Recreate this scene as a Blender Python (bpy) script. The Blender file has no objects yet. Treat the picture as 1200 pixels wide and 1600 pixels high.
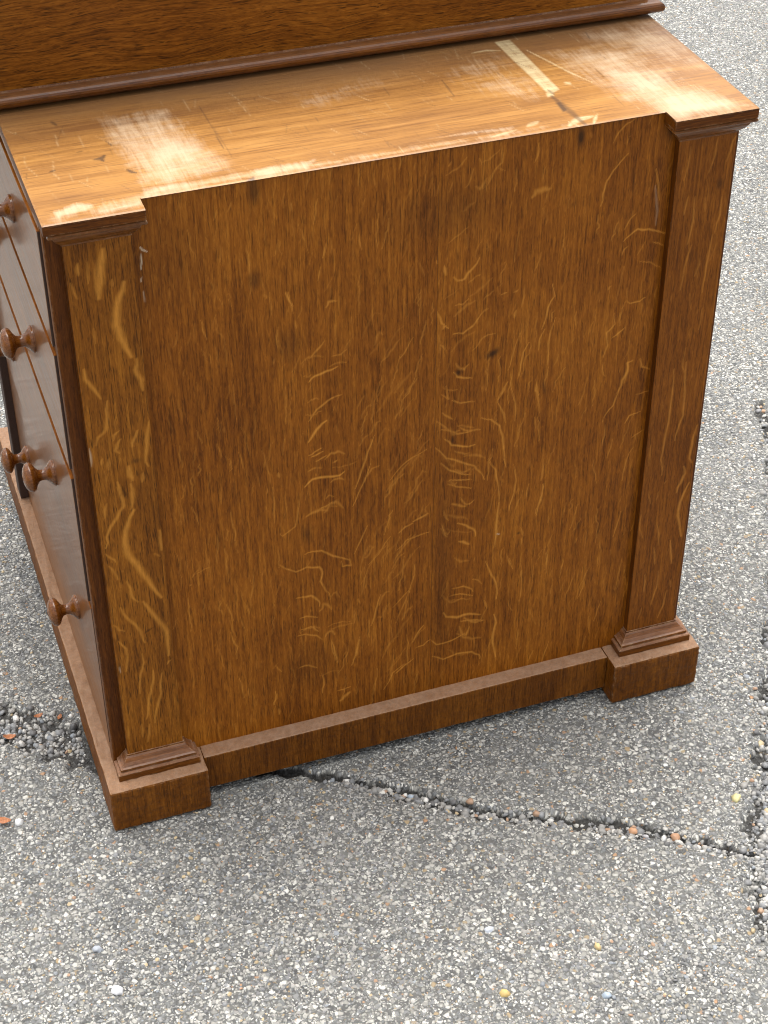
import bpy, math, random
import numpy as np
R_ = math.radians
scene = bpy.context.scene
rng = np.random.default_rng(7)
random.seed(7)

# ------------------------------------------------------------------ camera
FPX = 2781.6                                   # focal length in photo pixels (photo 1200 x 1600)
CAM_ROT = (0.90692, 0.00296, -0.33798)
CAM_LOC = (-0.1539, -1.22643, 1.31973)
cam = bpy.data.cameras.new('camera'); camo = bpy.data.objects.new('camera', cam)
scene.collection.objects.link(camo); scene.camera = camo
camo.location = CAM_LOC; camo.rotation_euler = CAM_ROT
cam.sensor_fit = 'VERTICAL'; cam.sensor_height = 24.0; cam.lens = 24.0 * FPX / 1600
cam.clip_start = 0.02; cam.clip_end = 300

# ------------------------------------------------------------------ light
world = bpy.data.worlds.new('World'); scene.world = world; world.use_nodes = True
wn = world.node_tree; wn.nodes.clear()
SUN_EL, SUN_AZ = 77, 8                        # degrees; azimuth from +Y towards +X
sky = wn.nodes.new('ShaderNodeTexSky'); sky.sky_type = 'NISHITA'; sky.sun_disc = False
sky.sun_elevation = R_(SUN_EL); sky.sun_rotation = R_(SUN_AZ)
sky.dust_density = 6.0; sky.air_density = 1.0; sky.ozone_density = 1.0
hs = wn.nodes.new('ShaderNodeHueSaturation'); hs.inputs['Saturation'].default_value = 0.22
bg = wn.nodes.new('ShaderNodeBackground'); bg.inputs['Strength'].default_value = 0.15
wo = wn.nodes.new('ShaderNodeOutputWorld')
wn.links.new(sky.outputs[0], hs.inputs['Color']); wn.links.new(hs.outputs[0], bg.inputs[0]); wn.links.new(bg.outputs[0], wo.inputs[0])
sl = bpy.data.lights.new('sun', 'SUN'); slo = bpy.data.objects.new('sun', sl); scene.collection.objects.link(slo)
sl.energy = 1.1; sl.angle = R_(50); sl.color = (1.0, 0.97, 0.92)
slo.location = (.5, 2, 4)
slo.rotation_euler = (R_(90 - SUN_EL), 0, R_(180 - SUN_AZ))
scene.view_settings.view_transform = 'Standard'; scene.view_settings.look = 'None'
scene.view_settings.exposure = 1.25; scene.view_settings.gamma = 1.0
scene.view_settings.use_curve_mapping = False
scene.cycles.filter_width = 1.05; scene.cycles.max_bounces = 5; scene.cycles.diffuse_bounces = 3; scene.cycles.glossy_bounces = 3
scene.cycles.caustics_reflective = False; scene.cycles.caustics_refractive = False

# ------------------------------------------------------------------ helpers
def _rot(rx, ry, rz):
    c, s = math.cos, math.sin
    X = np.array([[1,0,0],[0,c(rx),-s(rx)],[0,s(rx),c(rx)]]); Y = np.array([[c(ry),0,s(ry)],[0,1,0],[-s(ry),0,c(ry)]])
    Z = np.array([[c(rz),-s(rz),0],[s(rz),c(rz),0],[0,0,1]]); return Z @ Y @ X
ROT = _rot(*CAM_ROT); CL = np.array(CAM_LOC)
def unproj(u, v, axis, val):
    """photo pixel -> point on the plane coordinate[axis] = val"""
    d = ROT @ np.array([(u - 600) / FPX, (800 - v) / FPX, -1.0])
    return CL + d * (val - CL[axis]) / d[axis]

COL = scene.collection
def empty(name, loc, label, cat, group=None):
    o = bpy.data.objects.new(name, None); COL.objects.link(o); o.location = loc; o.empty_display_size = .05
    o['label'] = label; o['category'] = cat
    if group: o['group'] = group
    return o
GR = {'z': (0, 1, 2), 'x': (1, 2, 0), 'y': (2, 0, 1)}
def base_of(parent):
    b = np.zeros(3)
    while parent is not None:
        b = b + np.array(parent.location); parent = parent.parent
    return b
def mesh_from(name, V, F, mats, grain='z', mi=None, smooth=False, attrs=None):
    me = bpy.data.meshes.new(name); V = np.asarray(V, float)
    if isinstance(F, np.ndarray):
        n, k = F.shape
        me.vertices.add(len(V)); me.vertices.foreach_set('co', V.astype(np.float32).ravel())
        me.loops.add(n * k); me.loops.foreach_set('vertex_index', F.astype(np.int32).ravel())
        me.polygons.add(n); me.polygons.foreach_set('loop_start', np.arange(0, n * k, k, dtype=np.int32))
        me.update(calc_edges=True)
    else:
        me.from_pydata([tuple(v) for v in V], [], F)
    for m in (mats if isinstance(mats, (list, tuple)) else [mats]): me.materials.append(m)
    if mi is not None: me.polygons.foreach_set('material_index', np.asarray(mi, dtype=np.int32))
    if smooth: me.polygons.foreach_set('use_smooth', np.ones(len(me.polygons), dtype=bool))
    if grain:
        a = me.attributes.new('guv', 'FLOAT_VECTOR', 'POINT')
        g = V[:, list(GR[grain])] + rng.uniform(-20, 20, 3)
        a.data.foreach_set('vector', g.astype(np.float32).ravel())
    for k, arr in (attrs or {}).items():
        arr = np.asarray(arr)
        if arr.ndim == 1:
            a = me.attributes.new(k, 'FLOAT', 'POINT'); a.data.foreach_set('value', arr.astype(np.float32))
        else:
            a = me.attributes.new(k, 'FLOAT_COLOR', 'POINT'); a.data.foreach_set('color', arr.astype(np.float32).ravel())
    me.update()
    return me
def put(name, me, parent=None, loc=None):
    o = bpy.data.objects.new(name, me); COL.objects.link(o)
    if parent is not None: o.parent = parent
    if loc is not None: o.location = loc
    return o
def obj(name, V, F, mats, parent=None, grain='z', bevel=0, **kw):
    V = np.asarray(V, float) - base_of(parent)
    o = put(name, mesh_from(name, V, F, mats, grain, **kw), parent)
    if bevel:
        m = o.modifiers.new('bevel', 'BEVEL'); m.width = bevel; m.segments = 2; m.limit_method = 'ANGLE'; m.angle_limit = R_(30)
    return o
def roughen(o, lvl, strength, size):
    m = o.modifiers.new('divide', 'SUBSURF'); m.subdivision_type = 'SIMPLE'; m.levels = m.render_levels = lvl
    tx = bpy.data.textures.new('wear_clouds', 'CLOUDS'); tx.noise_scale = size; tx.noise_depth = 3
    d = o.modifiers.new('wear', 'DISPLACE'); d.texture = tx; d.strength = strength; d.mid_level = .5; d.texture_coords = 'GLOBAL'
    return o
def box(x0, x1, y0, y1, z0, z1):
    V = [(x, y, z) for z in (z0, z1) for y in (y0, y1) for x in (x0, x1)]
    F = [(0, 2, 3, 1), (4, 5, 7, 6), (0, 1, 5, 4), (2, 6, 7, 3), (0, 4, 6, 2), (1, 3, 7, 5)]
    return V, F
def prism(outline, z0, z1):
    n = len(outline)                            # counter-clockwise outline seen from above
    V = [(x, y, z0) for x, y in outline] + [(x, y, z1) for x, y in outline]
    F = [tuple(range(n))[::-1], tuple(range(n, 2 * n))] + [(i, (i + 1) % n, n + (i + 1) % n, n + i) for i in range(n)]
    return V, F
def join(*parts):
    V, F = [], []
    for v, f in parts:
        n = len(V); V += list(v); F += [tuple(i + n for i in q) for q in f]
    return V, F
def sweep(path, prof):
    """mitred sweep of a profile (offset outward, z) along an open path of (x, y); outward = right-hand side"""
    P = np.array(path, float); n = len(P); V = []
    for i in range(n):
        d0 = P[i] - P[i - 1] if i > 0 else P[1] - P[0]
        d1 = P[i + 1] - P[i] if i < n - 1 else d0
        d0 = d0 / np.linalg.norm(d0); d1 = d1 / np.linalg.norm(d1)
        n0 = np.array([d0[1], -d0[0]]); n1 = np.array([d1[1], -d1[0]])
        m = n0 + n1; m /= np.linalg.norm(m); k = 1 / max(.2, m @ n0)
        for off, z in prof: V.append((P[i][0] + m[0] * k * off, P[i][1] + m[1] * k * off, z))
    q = len(prof); F = []
    for i in range(n - 1):
        for j in range(q - 1):
            a, b = i * q + j, (i + 1) * q + j; F.append((a, b, b + 1, a + 1))
    F.append(tuple(range(q))[::-1]); F.append(tuple((n - 1) * q + j for j in range(q)))
    return V, F
def grid(u0, u1, v0, v1, step):
    nu = max(2, int(round((u1 - u0) / step)) + 1); nv = max(2, int(round((v1 - v0) / step)) + 1)
    U, Vv = np.meshgrid(np.linspace(u0, u1, nu), np.linspace(v0, v1, nv))
    i = np.arange(nu * nv).reshape(nv, nu)
    F = np.stack([i[:-1, :-1], i[:-1, 1:], i[1:, 1:], i[1:, :-1]], -1).reshape(-1, 4)
    return U, Vv, F

# ---- masks painted on a regular (U, V) grid
def stroke(M, U, V, pts, w, val, soft=.5):
    """raise M to val along a polyline; w half width at the middle, tapering to the ends"""
    pts = np.array(pts, float); L = np.r_[0, np.cumsum(np.hypot(*np.diff(pts, axis=0).T))]
    u_ax, v_ax = U[0], V[:, 0]
    for i in range(len(pts) - 1):
        a, b = pts[i], pts[i + 1]; pad = w * 2.5
        i0, i1 = np.searchsorted(u_ax, [min(a[0], b[0]) - pad, max(a[0], b[0]) + pad])
        j0, j1 = np.searchsorted(v_ax, [min(a[1], b[1]) - pad, max(a[1], b[1]) + pad])
        if i1 <= i0 or j1 <= j0: continue
        u, v = U[j0:j1, i0:i1], V[j0:j1, i0:i1]; d = b - a; q = d @ d + 1e-12
        t = np.clip(((u - a[0]) * d[0] + (v - a[1]) * d[1]) / q, 0, 1)
        dist = np.hypot(u - a[0] - t * d[0], v - a[1] - t * d[1])
        s = (L[i] + t * (L[i + 1] - L[i])) / L[-1]
        ww = w * (.45 + .55 * np.sin(np.pi * np.clip(s, .02, .98)))
        m = val * np.clip((ww * (1 + soft) - dist) / (ww * soft * 2), 0, 1)
        M[j0:j1, i0:i1] = np.maximum(M[j0:j1, i0:i1], m)
def blob(M, U, V, c, ru, rv, ang, val, power=1.0):
    ca, sa = math.cos(ang), math.sin(ang)
    x = (U - c[0]) * ca + (V - c[1]) * sa; y = -(U - c[0]) * sa + (V - c[1]) * ca
    M[:] = np.maximum(M, val * np.clip(1.35 - np.sqrt((x / ru) ** 2 + (y / rv) ** 2), 0, 1) ** power)
def poly_mask(U, V, pts, soft):
    """soft convex-polygon mask, 1 inside"""
    pts = np.array(pts, float); area = np.sum(pts[:, 0] * np.roll(pts[:, 1], -1) - np.roll(pts[:, 0], -1) * pts[:, 1])
    if area < 0: pts = pts[::-1]
    D = np.full(U.shape, 1e9)
    for i in range(len(pts)):
        a, b = pts[i], pts[(i + 1) % len(pts)]; d = b - a; d /= np.linalg.norm(d)
        D = np.minimum(D, (U - a[0]) * -d[1] + (V - a[1]) * d[0])
    return np.clip(.5 + D / soft, 0, 1)

# ------------------------------------------------------------------ node helpers
class NT:
    def __init__(s, name):
        s.m = bpy.data.materials.new(name); s.m.use_nodes = True; s.t = s.m.node_tree; s.t.nodes.clear()
        s.out = s.n('ShaderNodeOutputMaterial'); s.b = s.n('ShaderNodeBsdfPrincipled'); s.l(s.b.outputs[0], s.out.inputs[0])
    def n(s, t, **kw):
        x = s.t.nodes.new(t)
        for k, v in kw.items(): setattr(x, k, v)
        return x
    def l(s, a, b): s.t.links.new(a, b)
    def set(s, sock, v):
        if hasattr(v, 'is_output'): s.l(v, sock)
        elif v is not None:
            if isinstance(v, (tuple, list)) and len(v) == 3 and sock.type == 'RGBA': v = (*v, 1)
            sock.default_value = v
    def attr(s, name, what='Fac'): return s.n('ShaderNodeAttribute', attribute_name=name).outputs[what]
    def math(s, op, a, b=None, c=None, clamp=False):
        x = s.n('ShaderNodeMath', operation=op, use_clamp=clamp)
        for i, v in enumerate((a, b, c)): s.set(x.inputs[i], v)
        return x.outputs[0]
    def vmul(s, v, k):
        x = s.n('ShaderNodeVectorMath', operation='MULTIPLY'); s.l(v, x.inputs[0]); x.inputs[1].default_value = k; return x.outputs[0]
    def vadd(s, v, k):
        x = s.n('ShaderNodeVectorMath', operation='ADD'); s.l(v, x.inputs[0]); s.set(x.inputs[1], k); return x.outputs[0]
    def noise(s, v, scale=1, detail=2, rough=.5, dist=0, what=0):
        x = s.n('ShaderNodeTexNoise'); s.l(v, x.inputs['Vector']); x.inputs['Scale'].default_value = scale
        x.inputs['Detail'].default_value = detail; x.inputs['Roughness'].default_value = rough; x.inputs['Distortion'].default_value = dist
        return x.outputs[what]
    def vor(s, v, scale, feature='F1', what='Distance', rand=1):
        x = s.n('ShaderNodeTexVoronoi', feature=feature); s.l(v, x.inputs['Vector']); x.inputs['Scale'].default_value = scale
        x.inputs['Randomness'].default_value = rand; return x.outputs[what]
    def ramp(s, f, stops, interp='LINEAR'):
        x = s.n('ShaderNodeValToRGB'); x.color_ramp.interpolation = interp; e = x.color_ramp.elements
        while len(e) < len(stops): e.new(.5)
        for el, (p, c) in zip(e, stops):
            el.position = p; el.color = (*c, 1) if not isinstance(c, (int, float)) else (c, c, c, 1)
        s.set(x.inputs[0], f); return x.outputs[0]
    def mix(s, f, a, b, blend='MIX'):
        x = s.n('ShaderNodeMix', data_type='RGBA', blend_type=blend, clamp_factor=True)
        s.set(x.inputs[0], f); s.set(x.inputs[6], a); s.set(x.inputs[7], b); return x.outputs[2]
    def map(s, v, a, b, c=0, d=1):
        x = s.n('ShaderNodeMapRange', clamp=True); s.set(x.inputs[0], v)
        for i, k in enumerate((a, b, c, d)): x.inputs[i + 1].default_value = k
        return x.outputs[0]
    def bump(s, h, strength, dist, normal=None):
        x = s.n('ShaderNodeBump'); x.inputs['Strength'].default_value = strength; x.inputs['Distance'].default_value = dist
        s.l(h, x.inputs['Height'])
        if normal is not None: s.l(normal, x.inputs['Normal'])
        return x.outputs[0]

def oak(name, dark, mid, light, fleck=(.40, .185, .045), rough=.42, coat=.0, dust=0, streak=1.0, pore=.55, dustcol=(.36, .27, .22), spec=.15, wave=0.0, coat_ior=1.5, coat_r=.16, worn=0):
    t = NT(name); g = t.attr('guv', 'Vector')
    if wave:
        w = t.noise(t.vmul(g, (22, 22, 9)), 1, 2, .5, 0, 1)
        x = t.n('ShaderNodeVectorMath', operation='MULTIPLY_ADD'); t.l(w, x.inputs[0]); x.inputs[1].default_value = (wave, wave, 0); t.l(g, x.inputs[2]); g = x.outputs[0]
    n1 = t.noise(t.vmul(g, (70, 70, 3)), 1, 3, .6)
    n2 = t.noise(t.vmul(g, (420, 420, 16)), 1, 3, .6, .6)
    n3 = t.noise(t.vmul(g, (850, 850, 55)), 1, 2, .6, .3)
    n4 = t.noise(t.vmul(g, (11, 11, 6)), 1, 4, .6)
    n5 = t.noise(t.vmul(g, (520, 520, 90)), 1, 2, .6, 1.2)
    v = t.math('ADD', t.math('MULTIPLY', n1, .22), t.math('MULTIPLY', n2, .52 * streak))
    v = t.math('ADD', v, t.math('MULTIPLY', n4, .34)); v = t.math('ADD', v, t.math('MULTIPLY', n5, .40))
    tot = .22 + .52 * streak + .34 + .40; v = t.map(v, tot * .5 - .195, tot * .5 + .205, 0, 1)
    c = t.ramp(v, [(0, dark), (.5, mid), (1, light)])
    po = t.map(n3, .54, .68, 0, pore); c = t.mix(po, c, tuple(k * .32 for k in dark))
    fl = t.attr('fleck'); fn = t.math('MULTIPLY', t.map(n5, .3, .62, .72, 1.0), t.map(n2, .3, .6, .8, 1.0))
    flk = t.math('MULTIPLY', fl, fn, clamp=True)
    c = t.mix(flk, c, fleck)
    st = t.attr('stain'); c = t.mix(st, c, (.018, .008, .003))
    pale = t.attr('pale'); c = t.mix(pale, c, (.52, .40, .27))
    r = t.map(n2, .2, .8, rough - .07, rough + .09)
    if dust:
        nz = t.n('ShaderNodeNewGeometry').outputs['Normal']
        sp = t.n('ShaderNodeSeparateXYZ'); t.l(nz, sp.inputs[0])
        pos = t.n('ShaderNodeTexCoord').outputs['Object']
        dn = t.noise(t.vmul(pos, (110, 110, 110)), 1, 6, .8)
        up = t.map(sp.outputs[2], .45, .9, 0, 1)
        dm = t.math('MULTIPLY', up, t.map(dn, .30, .66, .45 * dust, dust), clamp=True)
        c = t.mix(dm, c, dustcol); r = t.math('ADD', r, t.math('MULTIPLY', dm, .25), clamp=True)
    if worn:                                   # rubbed arrises: paler where an edge is convex
        bv = t.n('ShaderNodeBevel', samples=4); bv.inputs['Radius'].default_value = .0022
        gn = t.n('ShaderNodeNewGeometry').outputs['Normal']; dp = t.n('ShaderNodeVectorMath', operation='DOT_PRODUCT')
        t.l(bv.outputs[0], dp.inputs[0]); t.l(gn, dp.inputs[1])
        po2 = t.n('ShaderNodeTexCoord').outputs['Object']; wn_ = t.noise(po2, 170, 4, .7)
        ed = t.map(dp.outputs['Value'], .985, .86); ed = t.math('MULTIPLY', ed, t.map(wn_, .46, .66, 0, worn), clamp=True)
        c = t.mix(ed, c, (.42, .27, .15))
    t.set(t.b.inputs['Base Color'], c); t.set(t.b.inputs['Roughness'], r)
    t.b.inputs['Specular IOR Level'].default_value = spec
    t.b.inputs['Coat Weight'].default_value = coat; t.b.inputs['Coat Roughness'].default_value = coat_r; t.b.inputs['Coat IOR'].default_value = coat_ior
    t.l(t.bump(n3, .2, .0005), t.b.inputs['Normal'])
    return t.m

OAK = oak('quartered_oak', (.098, .0262, .0019), (.230, .0705, .0051), (.37, .131, .0122), fleck=(.62, .260, .038), pore=.5)
OAK_RED = oak('red_stained_oak', (.090, .0245, .0019), (.195, .0590, .0046), (.305, .103, .0100), fleck=(.50, .200, .030), pore=.45)
OAK_PIL = oak('quartered_oak_pilaster', (.095, .029, .0024), (.21, .069, .0056), (.35, .130, .0130), fleck=(.56, .235, .034), pore=.75)
OAK_DARK = oak('dark_oak', (.045, .011, .0012), (.10, .028, .0024), (.17, .052, .0050), rough=.42, worn=.55)
OAK_LEDGE = oak('dusty_plinth_oak', (.060, .0165, .0014), (.130, .040, .0030), (.215, .073, .0068), dust=.58, rough=.45, dustcol=(.42, .285, .19), worn=.9)
OAK_MOULD = oak('moulding_oak', (.055, .014, .0015), (.12, .036, .0030), (.20, .064, .0065), dust=.40, rough=.36, coat=.18, dustcol=(.34, .215, .15), worn=.8)
OAK_FRIEZE = oak('frieze_oak', (.075, .0215, .0020), (.185, .060, .0050), (.31, .114, .0120), rough=.42, wave=.02, pore=.8)
OAK_BEAD = oak('bead_oak', (.055, .015, .0014), (.120, .036, .0028), (.19, .062, .0060), rough=.28, coat=.45, streak=.7, dust=.16, dustcol=(.38, .24, .15), worn=.5)
OAK_DRAWER = oak('polished_drawer_oak', (.085, .027, .004), (.165, .056, .009), (.26, .098, .020), rough=.40, coat=.42, streak=1, pore=.4, coat_ior=1.5, coat_r=.10)
OAK_KNOB = oak('knob_oak', (.075, .021, .002), (.15, .046, .005), (.24, .082, .010), rough=.26, coat=.6, streak=.8, pore=.4, coat_r=.12)

def top_material():
    t = NT('worn_top_oak'); g = t.attr('guv', 'Vector')
    n1 = t.noise(t.vmul(g, (60, 60, 2.2)), 1, 3, .6); n2 = t.noise(t.vmul(g, (300, 300, 9)), 1, 3, .65, .4)
    n3 = t.noise(t.vmul(g, (700, 700, 35)), 1, 2, .6); n4 = t.noise(t.vmul(g, (13, 13, 8)), 1, 4, .65)
    v = t.math('ADD', t.math('MULTIPLY', n1, .35), t.math('MULTIPLY', n2, .35)); v = t.math('ADD', v, t.math('MULTIPLY', n4, .4))
    c = t.ramp(t.map(v, .41, .70), [(0, (.155, .060, .011)), (.5, (.28, .124, .024)), (1, (.375, .185, .043))])
    c = t.mix(t.map(n3, .54, .70, 0, .6), c, (.12, .045, .010))
    # grime mixed with painted-in shade along the back
    dirt_shade = t.attr('dirt_shade'); c = t.mix(t.math('MULTIPLY', dirt_shade, t.map(n4, .3, .65, .45, 1), clamp=True), c, (.15, .075, .035))
    # cross-grain scuffing: noise stretched across the board, broken by the grain
    s1 = t.noise(t.vmul(g, (22, 60, 330)), 1, 4, .7, .4); s2 = t.noise(t.vmul(g, (260, 260, 60)), 1, 3, .7)
    s3 = t.noise(t.vmul(g, (34, 34, 26)), 1, 5, .7)
    sc = t.math('ADD', t.math('MULTIPLY', s1, .42), t.math('MULTIPLY', s2, .18)); sc = t.math('ADD', sc, t.math('MULTIPLY', s3, .55))
    w = t.attr('wear'); k = t.math('ADD', w, t.math('MULTIPLY', t.math('SUBTRACT', sc, .575), 2.4))
    k = t.math('MULTIPLY', t.map(k, .18, .98), t.map(w, .02, .3), clamp=True)
    c = t.mix(t.math('MULTIPLY', k, .85), c, (.47, .345, .215))
    rw = t.attr('raw'); c = t.mix(t.math('MULTIPLY', rw, t.map(t.math('ADD', t.math('MULTIPLY', s1, .5), t.math('MULTIPLY', s2, .5)), .36, .54, .45, 1), clamp=True), c, t.ramp(n2, [(.3, (.38, .27, .13)), (.7, (.52, .41, .23))]))
    st = t.attr('stain'); c = t.mix(st, c, (.045, .022, .010))
    t.set(t.b.inputs['Base Color'], c)
    t.set(t.b.inputs['Roughness'], t.math('ADD', t.map(n2, .2, .8, .40, .52), t.math('MULTIPLY', k, .2), clamp=True))
    t.l(t.bump(t.math('ADD', n3, t.math('MULTIPLY', k, .8)), .2, .0005), t.b.inputs['Normal'])
    return t.m
TOPM = top_material()

def asphalt():
    t = NT('worn_asphalt'); p = t.n('ShaderNodeTexCoord').outputs['Object']
    wob = t.noise(p, 180, 0, .5, 0, 1); x = t.n('ShaderNodeVectorMath', operation='MULTIPLY_ADD')
    t.l(wob, x.inputs[0]); x.inputs[1].default_value = (.004, .004, 0); t.l(p, x.inputs[2]); q = t.vmul(x.outputs[0], (1, 1, 0))
    stops = [(0, (.055, .056, .058)), (.09, (.12, .125, .13)), (.28, (.18, .185, .19)), (.42, (.25, .245, .225)), (.58, (.32, .31, .285)),
             (.70, (.42, .41, .38)), (.82, (.56, .545, .50)), (.90, (.30, .22, .12)), (.94, (.60, .59, .56)), (.985, (.36, .20, .10))]
    def layer(scale):
        x = t.n('ShaderNodeTexVoronoi', feature='F1'); t.l(q, x.inputs['Vector']); x.inputs['Scale'].default_value = scale
        sp = t.n('ShaderNodeSeparateColor'); t.l(x.outputs['Color'], sp.inputs[0])
        return t.ramp(sp.outputs[0], stops, 'CONSTANT'), x.outputs['Distance'], sp.outputs[1]
    c1, d1, r1 = layer(230); c2, d2, r2 = layer(460)
    e1 = t.map(d1, .62, .36); e2 = t.map(d2, .68, .34)
    fine = t.mix(e2, (.055, .055, .053), c2)
    pick = t.map(r1, .40, .46)
    c = t.mix(t.math('MULTIPLY', pick, e1), fine, c1)
    big = t.noise(p, 7, 5, .65); c = t.mix(t.map(big, .3, .7, .0, .45), c, t.mix(.5, c, (.24, .235, .22)))
    dn = t.noise(p, 60, 4, .7); c = t.mix(t.map(dn, .42, .72, 0, .45), c, (.20, .195, .18)); c = t.mix(1.0, c, (1.0, 1.0, .975), 'MULTIPLY')
    ck = t.attr('crack'); cn = t.math('ADD', ck, t.math('MULTIPLY', t.math('SUBTRACT', t.noise(p, 130, 4, .7), .5), .9))
    ckm = t.math('MULTIPLY', t.map(cn, .3, .75), t.map(ck, .02, .15), clamp=True)
    c = t.mix(t.math('MULTIPLY', ckm, .93), c, (.016, .0145, .012))
    t.set(t.b.inputs['Base Color'], c); t.b.inputs['Roughness'].default_value = .75
    t.b.inputs['Specular IOR Level'].default_value = .4
    h = t.math('ADD', t.math('MULTIPLY', t.math('MULTIPLY', e1, pick), t.map(r1, .4, 1, .5, 1.4)), t.math('MULTIPLY', e2, .45))
    t.l(t.bump(h, .75, .0018), t.b.inputs['Normal'])
    return t.m
ASPH = asphalt()
def stone_material():
    t = NT('stone_chip'); c = t.attr('col', 'Color'); p = t.n('ShaderNodeTexCoord').outputs['Object']
    n = t.noise(p, 700, 3, .7); c = t.mix(t.map(n, .35, .7, 0, .35), c, t.mix(.6, c, (.09, .09, .09)))
    t.set(t.b.inputs['Base Color'], c); t.b.inputs['Roughness'].default_value = .62
    t.l(t.bump(n, .4, .0006), t.b.inputs['Normal']); return t.m
STONE = stone_material()
def plain(name, col, rough=.6, var=.3):
    t = NT(name); p = t.n('ShaderNodeTexCoord').outputs['Object']; n = t.noise(p, 450, 4, .65)
    t.set(t.b.inputs['Base Color'], t.mix(t.map(n, .3, .7), tuple(k * (1 - var) for k in col), tuple(min(1, k * (1 + var)) for k in col)))
    t.b.inputs['Roughness'].default_value = rough; t.l(t.bump(n, .4, .0005), t.b.inputs['Normal']); return t.m

# ------------------------------------------------------------------ the ground
def gp(u, v): return unproj(u, v, 2, 0.0)[:2]
CRACKS = [  # (points, half width m, depth, strength)
    ([gp(*q) for q in [(150,1160),(330,1188),(480,1207),(530,1216),(600,1234),(650,1243),(690,1254),(740,1266),(800,1276),(850,1281),(905,1288),(960,1290),(1010,1298),(1060,1308),(1105,1320),(1150,1332),(1200,1340),(1300,1350)]], .0068, .007, .95),
    ([gp(*q) for q in [(1250,560),(1240,640),(1232,700),(1230,760),(1235,830),(1228,900),(1224,980),(1224,1060),(1224,1130),(1216,1190),(1208,1240),(1200,1300),(1200,1345),(1212,1420),(1240,1500)]], .017, .006, .74),
    ([gp(*q) for q in [(-160,1110),(-60,1125),(0,1136),(60,1145),(120,1160),(175,1172),(240,1178)]], .025, .005, .72),
    ([gp(*q) for q in [(1186,630),(1196,660),(1206,690),(1220,720)]], .006, .004, .7),
]
def crack_field(X, Y):
    K = np.zeros(X.shape); D = np.zeros(X.shape)
    for pts, w, dep, st in CRACKS:
        best = np.full(X.shape, 1e9)
        for a, b in zip(pts[:-1], pts[1:]):
            d = b - a; tt = np.clip(((X - a[0]) * d[0] + (Y - a[1]) * d[1]) / (d @ d), 0, 1)
            best = np.minimum(best, np.hypot(X - a[0] - tt * d[0], Y - a[1] - tt * d[1]))
        wob = 1 + .28 * np.sin(X * 61 + Y * 37) + .22 * np.sin(X * 143 - Y * 171 + 1) + .16 * np.sin(X * 331 + Y * 290)
        m = np.clip((w * wob * 1.2 - best) / (w * .32), 0, 1); m = m * m * (3 - 2 * m)
        K = np.maximum(K, m * st); D = np.maximum(D, m * dep)
    return K, D
def axis_coords(a, b, step, far):
    core = np.arange(a, b + step / 2, step); out = []; s = step
    x = b
    while x < far: s *= 1.35; x += s; out.append(x)
    out2 = []; s = step; x = a
    while x > -far: s *= 1.35; x -= s; out2.append(x)
    return np.r_[out2[::-1], core, out]
gx = axis_coords(-.30, 1.02, .0032, 40); gy = axis_coords(-.50, .66, .0032, 40)
GX, GY = np.meshgrid(gx, gy); K, D = crack_field(GX, GY)
GZ = -D + .0012 * np.sin(GX * 9 + 1) * np.sin(GY * 11) * (np.hypot(GX, GY) < 3)
gi = np.arange(GX.size).reshape(GX.shape)
GF = np.stack([gi[:-1, :-1], gi[:-1, 1:], gi[1:, 1:], gi[1:, :-1]], -1).reshape(-1, 4)
ground = obj('ground', np.stack([GX.ravel(), GY.ravel(), GZ.ravel()], 1), GF, ASPH, None, grain=None, smooth=True, attrs={'crack': K.ravel()})
ground['kind'] = 'structure'

PAL = np.array([(.07,.072,.076),(.13,.135,.14),(.17,.178,.185),(.24,.235,.22),(.32,.31,.285),(.42,.41,.375),(.55,.535,.49),(.66,.645,.60),(.45,.34,.18),(.38,.22,.12),(.21,.235,.26)])
PAL0 = PAL.copy(); PAL = PAL * .82 + PAL.mean(0) * .18
PW = np.array([.08,.16,.18,.17,.15,.11,.055,.022,.03,.012,.06]); PW = PW / PW.sum()
def stones(n, X, Y, Z, rad, squash, cols):
    a = np.linspace(0, 2 * np.pi, 6, endpoint=False)
    ring = np.stack([np.cos(a), np.sin(a)], 1)
    T = np.concatenate([np.c_[ring * .92, np.full(6, -.55)], np.c_[ring * .95, np.full(6, .12)], np.c_[ring * .5, np.full(6, .62)]])
    T = np.r_[T, [[0, 0, .7]]]
    P = T[None] * (1 + rng.uniform(-.27, .27, (n, 19, 1)))
    P[:, :, 2] += rng.uniform(-.1, .1, (n, 19))
    el = rng.uniform(.62, 1.0, (n, 1)); P[:, :, 1] *= el; P[:, :, 2] *= squash[:, None]
    th = rng.uniform(0, 2 * np.pi, n)[:, None]; tl = rng.normal(0, .22, (n, 1)); tm = rng.normal(0, .22, (n, 1))
    P[:, :, 2] += P[:, :, 0] * tl + P[:, :, 1] * tm
    x, y = P[:, :, 0].copy(), P[:, :, 1].copy()
    P[:, :, 0] = x * np.cos(th) - y * np.sin(th); P[:, :, 1] = x * np.sin(th) + y * np.cos(th)
    P *= rad[:, None, None]; P += np.stack([X, Y, Z], 1)[:, None, :]
    f = []
    for i in range(6):
        j = (i + 1) % 6
        f += [(i, j, 6 + j), (i, 6 + j, 6 + i), (6 + i, 6 + j, 12 + j), (6 + i, 12 + j, 12 + i), (12 + i, 12 + j, 18)]
    F = (np.array(f)[None] + (np.arange(n) * 19)[:, None, None]).reshape(-1, 3)
    C = np.repeat(np.c_[cols, np.ones(n)], 19, axis=0)
    return P.reshape(-1, 3), F, C
def height(X, Y):
    k, d = crack_field(X, Y); return k, -d
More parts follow.
